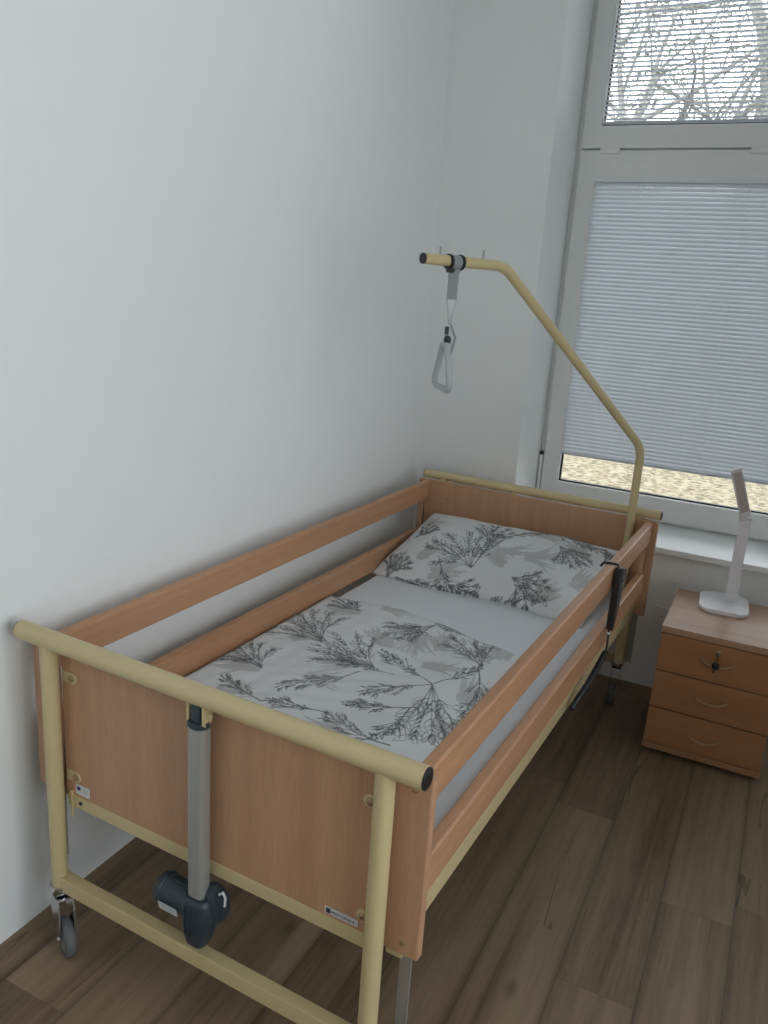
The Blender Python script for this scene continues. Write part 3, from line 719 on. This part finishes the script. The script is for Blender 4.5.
# ------------------------------------------------------------------ handset on the rail
hr = thing('bed_remote_control', 'black hand control hooked over the right side rail near the pillow', 'remote control', b2w(1.0, 1.44, .80), PHI)
TL = Matrix.Rotation(math.radians(-13), 4, 'X')
mb = MB()
hp = [(-.034, 0), (.034, 0), (.033, -.10), (.022, -.155), (.010, -.205), (-.010, -.205), (-.020, -.155), (-.033, -.10)]
mb.prism([(x, y) for x, y in hp], 0, .022, Matrix.Translation((.006, 0, -.004)) @ Matrix.Rotation(PI/2, 4, 'Z') @ Matrix.Rotation(PI/2, 4, 'X'), .004)
mb.bm.transform(TL); mb.build('handset_body', 'black', hr)
mb = MB().tube([(.012, -.02, .000), (.008, -.02, .010), (-.018, -.022, .010), (-.036, -.025, .008), (-.044, -.03, -.004)], .0042, 10).build('hook', 'black', hr)
mb = MB()
for k in range(5):
    for s_ in (-1, 1): mb.box(.0275, .030, s_*.014-.008, s_*.014+.008, -.024-k*.026, -.012-k*.026, .0012)
mb.bm.transform(TL); mb.build('buttons', 'navy', hr)
mb = MB().box(.0265, .029, .027, .032, -.13, -.006, .001); mb.bm.transform(TL); mb.build('edge_strip', 'steel', hr)
MB().sphere((.016, -.050, -.216), .0085).build('cable_joint', 'chrome', hr)
mb = MB().tube([(.016, -.048, -.205), (.018, -.052, -.25), (.018, -.060, -.275)], .0035, 8)
# coiled lead
A0 = Vector((.018, -.060, -.275)); B0 = Vector((-.006, -.33, -.365)); n = 420; turns = 46; pts = []
ax = (B0-A0).normalized(); s1 = ax.cross(Vector((0, 0, 1))).normalized(); s2 = ax.cross(s1)
for i in range(n+1):
    t_ = i/n; c = A0.lerp(B0, t_)+Vector((0, 0, -.012*math.sin(PI*t_))); a_ = 2*PI*turns*t_
    pts.append(c+(s1*math.cos(a_)+s2*math.sin(a_))*.0075)
mb.tube(pts, .0028, 6)
mb.build('coiled_lead', 'black', hr)

# ------------------------------------------------------------------ bedside cabinet
NX, NY, NW, ND = 1.236, 1.712, .402, .44
ns = thing('bedside_cabinet', 'beech bedside cabinet with three drawers and a key in the top lock', 'cabinet', (NX, NY, 0))
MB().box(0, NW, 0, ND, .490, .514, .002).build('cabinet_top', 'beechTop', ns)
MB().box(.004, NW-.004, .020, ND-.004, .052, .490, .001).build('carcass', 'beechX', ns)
MB().box(0, NW, 0, ND, .028, .052, .002).build('base_plate', 'edge', ns)
for x in (.07, NW-.07):
    for y in (.09, ND-.07):
        MB().lathe([(.014, 0), (.016, .004), (.016, .024), (.012, .028)], 16, Matrix.Translation((x, y, 0))).build('foot', 'black', ns)
for k, (z0, z1, hz) in enumerate(((.345, .486, .425), (.199, .340, .279), (.055, .194, .125))):
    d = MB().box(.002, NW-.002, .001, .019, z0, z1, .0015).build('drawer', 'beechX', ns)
    # bow handle sagging in the middle and standing off the front
    pts = []
    for i in range(17):
        t_ = i/16*2-1; pts.append((.200+.056*t_, .004-.022*(1-t_**4), hz-.013*(1-t_*t_)))
    MB().tube(pts, .0036, 10).build('handle', 'silver', d)
    if k == 0:
        MB().lathe([(.011, 0), (.011, .003), (.008, .005), (.001, .006)], 20, Matrix.Translation((.199, .001, .458)) @ Matrix.Rotation(PI/2, 4, 'X')).build('lock', 'brass', d)
        mb = MB().box(.1975, .2005, -.022, -.002, .452, .463, .0008); mb.tube([(.199, -.020, .452), (.198, -.022, .430)], .0016, 8)
        mb.sphere((.198, -.024, .419), .0135, (1, .45, 1)); mb.box(.192, .197, -.026, -.022, .392, .412, .001); mb.build('key', 'black', d)

# ------------------------------------------------------------------ desk lamp
dl = thing('desk_lamp', 'white folding desk lamp with flat head standing on the bedside cabinet', 'lamp', (1.412, 2.055, .514), math.radians(0))
poly = []
for cx, cy in ((.048, .066), (-.048, .066), (-.048, -.066), (.048, -.066)):
    for k in range(9):
        a_ = math.atan2(cy, cx); st0 = {(1, 1): 0, (-1, 1): PI/2, (-1, -1): PI, (1, -1): 1.5*PI}[(int(math.copysign(1, cx)), int(math.copysign(1, cy)))]
        q_ = st0+k*PI/16; poly.append((cx+.040*math.cos(q_), cy+.040*math.sin(q_)))
rotm = Matrix.Rotation(math.radians(4), 4, 'Z')
mb = MB(); mb.prism(poly, 0, .015, rotm, .005); mb.build('base', 'lampwhite', dl)
MB().prism([(x*.93, y*.93) for x, y in poly], .0, .004, rotm @ Matrix.Translation((0, 0, -.001))).build('base_foot', 'black', dl)
mb = MB().box(-.002, .040, .030, .046, .014, .345, .004); mb.build('column', 'lampwhite', dl)
MB().box(-.004, .042, .027, .049, .014, .05, .003).build('column_foot', 'lampwhite', dl)
MB().tube([(-.004, .036, .348), (.042, .036, .348)], .0095, 16).build('hinge', 'lampwhite', dl)
p0 = Vector((.021, .036, .340)); p1 = Vector((-.043, -.045, .541)); ax = (p1-p0); ln = ax.length; ax.normalize()
sd = Vector((.90, .43, 0)); sd = (sd-ax*sd.dot(ax)).normalized(); nr = ax.cross(sd)
mtx = Matrix((( sd.x, nr.x, ax.x, 0), (sd.y, nr.y, ax.y, 0), (sd.z, nr.z, ax.z, 0), (0, 0, 0, 1)))
MB().obox(.040, .011, ln, Matrix.Translation(p0+ax*ln/2) @ mtx, .004).build('lamp_head', 'lampwhite', dl)
MB().obox(.030, .003, ln-.05, Matrix.Translation(p0+ax*(ln/2+.012)+nr*.0052) @ mtx, .001).build('diffuser', 'diffuser', dl)
MB().obox(.030, .003, ln-.05, Matrix.Translation(p0+ax*(ln/2+.012)-nr*.0052) @ mtx, .001).build('head_panel', 'diffuser', dl)

# wall socket behind the cabinet
so = thing('wall_socket', 'white wall socket half hidden behind the bedside cabinet', 'socket', (1.19, YB, .335))
MB().box(-.042, .042, -.010, 0, -.042, .042, .004).build('face_plate', 'white', so)
MB().lathe([(.021, -.002), (.021, .002), (.0175, .002), (.0165, .0006), (.001, .0006)], 28, Matrix.Translation((0, -.010, 0)) @ Matrix.Rotation(PI/2, 4, 'X')).build('socket_well', 'pvc', so)
mb = MB()
for x in (-.0095, .0095): mb.lathe([(.0028, 0), (.0028, .0008), (.0005, .001)], 10, Matrix.Translation((x, -.0112, 0)) @ Matrix.Rotation(PI/2, 4, 'X'))
mb.build('pin_holes', 'black', so)

# ------------------------------------------------------------------ outside
g = MB().box(-40, 40, YO, 60, -.75, -.5).build('ground', 'ground', smooth=False); tag(g, kind='structure')
def tree(x, y, h, seed, label, lean=0., tr=.42, rf=.022, dep=4):
    rnd = random.Random(seed)
    root = thing('tree', label, 'tree', (x, y, -.5), group=None)
    mb = MB(); tips = []
    def grow(p, d, ln, r, depth):
        n = 6; pts = [p]; rs = [r]; q = Vector(p); dd = Vector(d)
        for i in range(n):
            dd = (dd+Vector((rnd.uniform(-1, 1), rnd.uniform(-1, 1), rnd.uniform(-.5, .7)))*.13).normalized(); q = q+dd*ln/n; pts.append(q.copy()); rs.append(r*(1-.45*(i+1)/n))
        mb.tube(pts, rs, 8 if depth > 1 else 5)
        if depth <= 1: tips.extend(pts[2:])
        if depth > 0:
            for k in range(4 if depth > 1 else 5):
                i = rnd.randint(2, n); a_ = rnd.uniform(0, 2*PI); sp_ = rnd.uniform(.5, .95)
                perp = dd.orthogonal().normalized(); perp.rotate(Matrix.Rotation(a_, 3, dd))
                nd_ = (dd*math.cos(sp_)+perp*math.sin(sp_)).normalized()
                grow(pts[i], nd_, ln*rnd.uniform(.55, .75), rs[i]*.6, depth-1)
    grow(Vector((0, 0, 0)), Vector((lean, 0, 1)).normalized(), h*tr, h*rf, dep)
    mb.build('trunk', 'bark', root)
    lf = MB(); bm = lf.bm
    for p in tips:
        for k in range(2):
            if rnd.random() > .75: continue
            c = p+Vector((rnd.uniform(-.3, .3), rnd.uniform(-.3, .3), rnd.uniform(-.3, .3))); a_ = Vector((rnd.uniform(-1, 1), rnd.uniform(-1, 1), rnd.uniform(-1, 1))).normalized(); b_ = a_.orthogonal().normalized(); s_ = rnd.uniform(.03, .06)
            bm.faces.new([bm.verts.new(c+v_) for v_ in (a_*s_, b_*s_*.5, a_*-s_, b_*-s_*.5)])
    o = lf.build('foliage', 'leaf', root, False); o['kind'] = 'stuff'
tree(.75, 11., 8.5, 3, 'leafless tree with leaning trunk behind the upper window pane, left of the thick trunk', -.42, .75, .026)
tree(.12, 14., 9.5, 5, 'thick pale trunk seen through the right part of the upper blind', 0, .8, .036)
tree(-2.3, 15., 10., 8, 'far tree seen at the left edge of the upper window pane', .1)


# ------------------------------------------------------------------ light
w = bpy.data.worlds.new('sky'); S.world = w; w.use_nodes = True; nt = w.node_tree; nt.nodes.clear()
o = nd(nt, 'ShaderNodeOutputWorld'); b = nd(nt, 'ShaderNodeBackground'); tc = nd(nt, 'ShaderNodeTexCoord'); sp = nd(nt, 'ShaderNodeSeparateXYZ')
cr = nd(nt, 'ShaderNodeValToRGB'); L(nt, tc.outputs['Generated'], sp.inputs[0]); L(nt, sp.outputs['Z'], cr.inputs['Fac'])
cr.color_ramp.elements[0].color = (.94, .965, 1., 1); cr.color_ramp.elements[1].color = (.90, .95, 1.02, 1)
L(nt, cr.outputs[0], b.inputs['Color']); b.inputs['Strength'].default_value = 5.0; L(nt, b.outputs[0], o.inputs[0])
for w_ in (W1, W2, None):
    ld = bpy.data.lights.new('window_portal', 'AREA'); ld.shape = 'RECTANGLE'; ld.size, ld.size_y = (w_[1]-w_[0], w_[3]-w_[2]) if w_ else (WS[3]-WS[2], WS[1]-WS[0])
    ld.cycles.is_portal = True
    lo = bpy.data.objects.new('window_portal', ld); COL.objects.link(lo)
    if w_: lo.location = ((w_[0]+w_[1])/2, YO+.02, (w_[2]+w_[3])/2); lo.rotation_euler = (-PI/2, 0, 0)
    else: lo.location = (RX+.32, (WS[0]+WS[1])/2, (WS[2]+WS[3])/2); lo.rotation_euler = (0, PI/2, 0)
sun = bpy.data.lights.new('sun', 'SUN'); sun.energy = 2.5; sun.angle = math.radians(3); sun.color = (1, .95, .85)
so_ = bpy.data.objects.new('sun', sun); COL.objects.link(so_); so_.rotation_euler = (math.radians(48), 0, math.radians(-20))

# ------------------------------------------------------------------ camera
yaw, pitch, roll, fpx = .4466, .2787, .0668, 820.7461
fw = Vector((-math.sin(yaw)*math.cos(pitch), math.cos(yaw)*math.cos(pitch), -math.sin(pitch)))
r = Vector((math.cos(yaw), math.sin(yaw), 0)); u = r.cross(fw)
Rv = r*math.cos(roll)+u*math.sin(roll); Uv = -r*math.sin(roll)+u*math.cos(roll)
cam = bpy.data.cameras.new('camera'); co = bpy.data.objects.new('camera', cam); COL.objects.link(co)
co.matrix_world = Matrix(((Rv.x, Uv.x, -fw.x, 1.4942), (Rv.y, Uv.y, -fw.y, -1.1762), (Rv.z, Uv.z, -fw.z, 1.6407), (0, 0, 0, 1)))
cam.sensor_fit = 'HORIZONTAL'; cam.sensor_width = 36.; cam.lens = fpx/768*36; cam.clip_start = .02; cam.clip_end = 200
S.camera = co
S.view_settings.view_transform = 'Standard'; S.view_settings.look = 'None'; S.view_settings.gamma = 1.; S.view_settings.exposure = .30; S.view_settings.use_curve_mapping = False
S.cycles.max_bounces = 10; S.cycles.diffuse_bounces = 6; S.cycles.transparent_max_bounces = 16
S.cycles.use_denoising = True
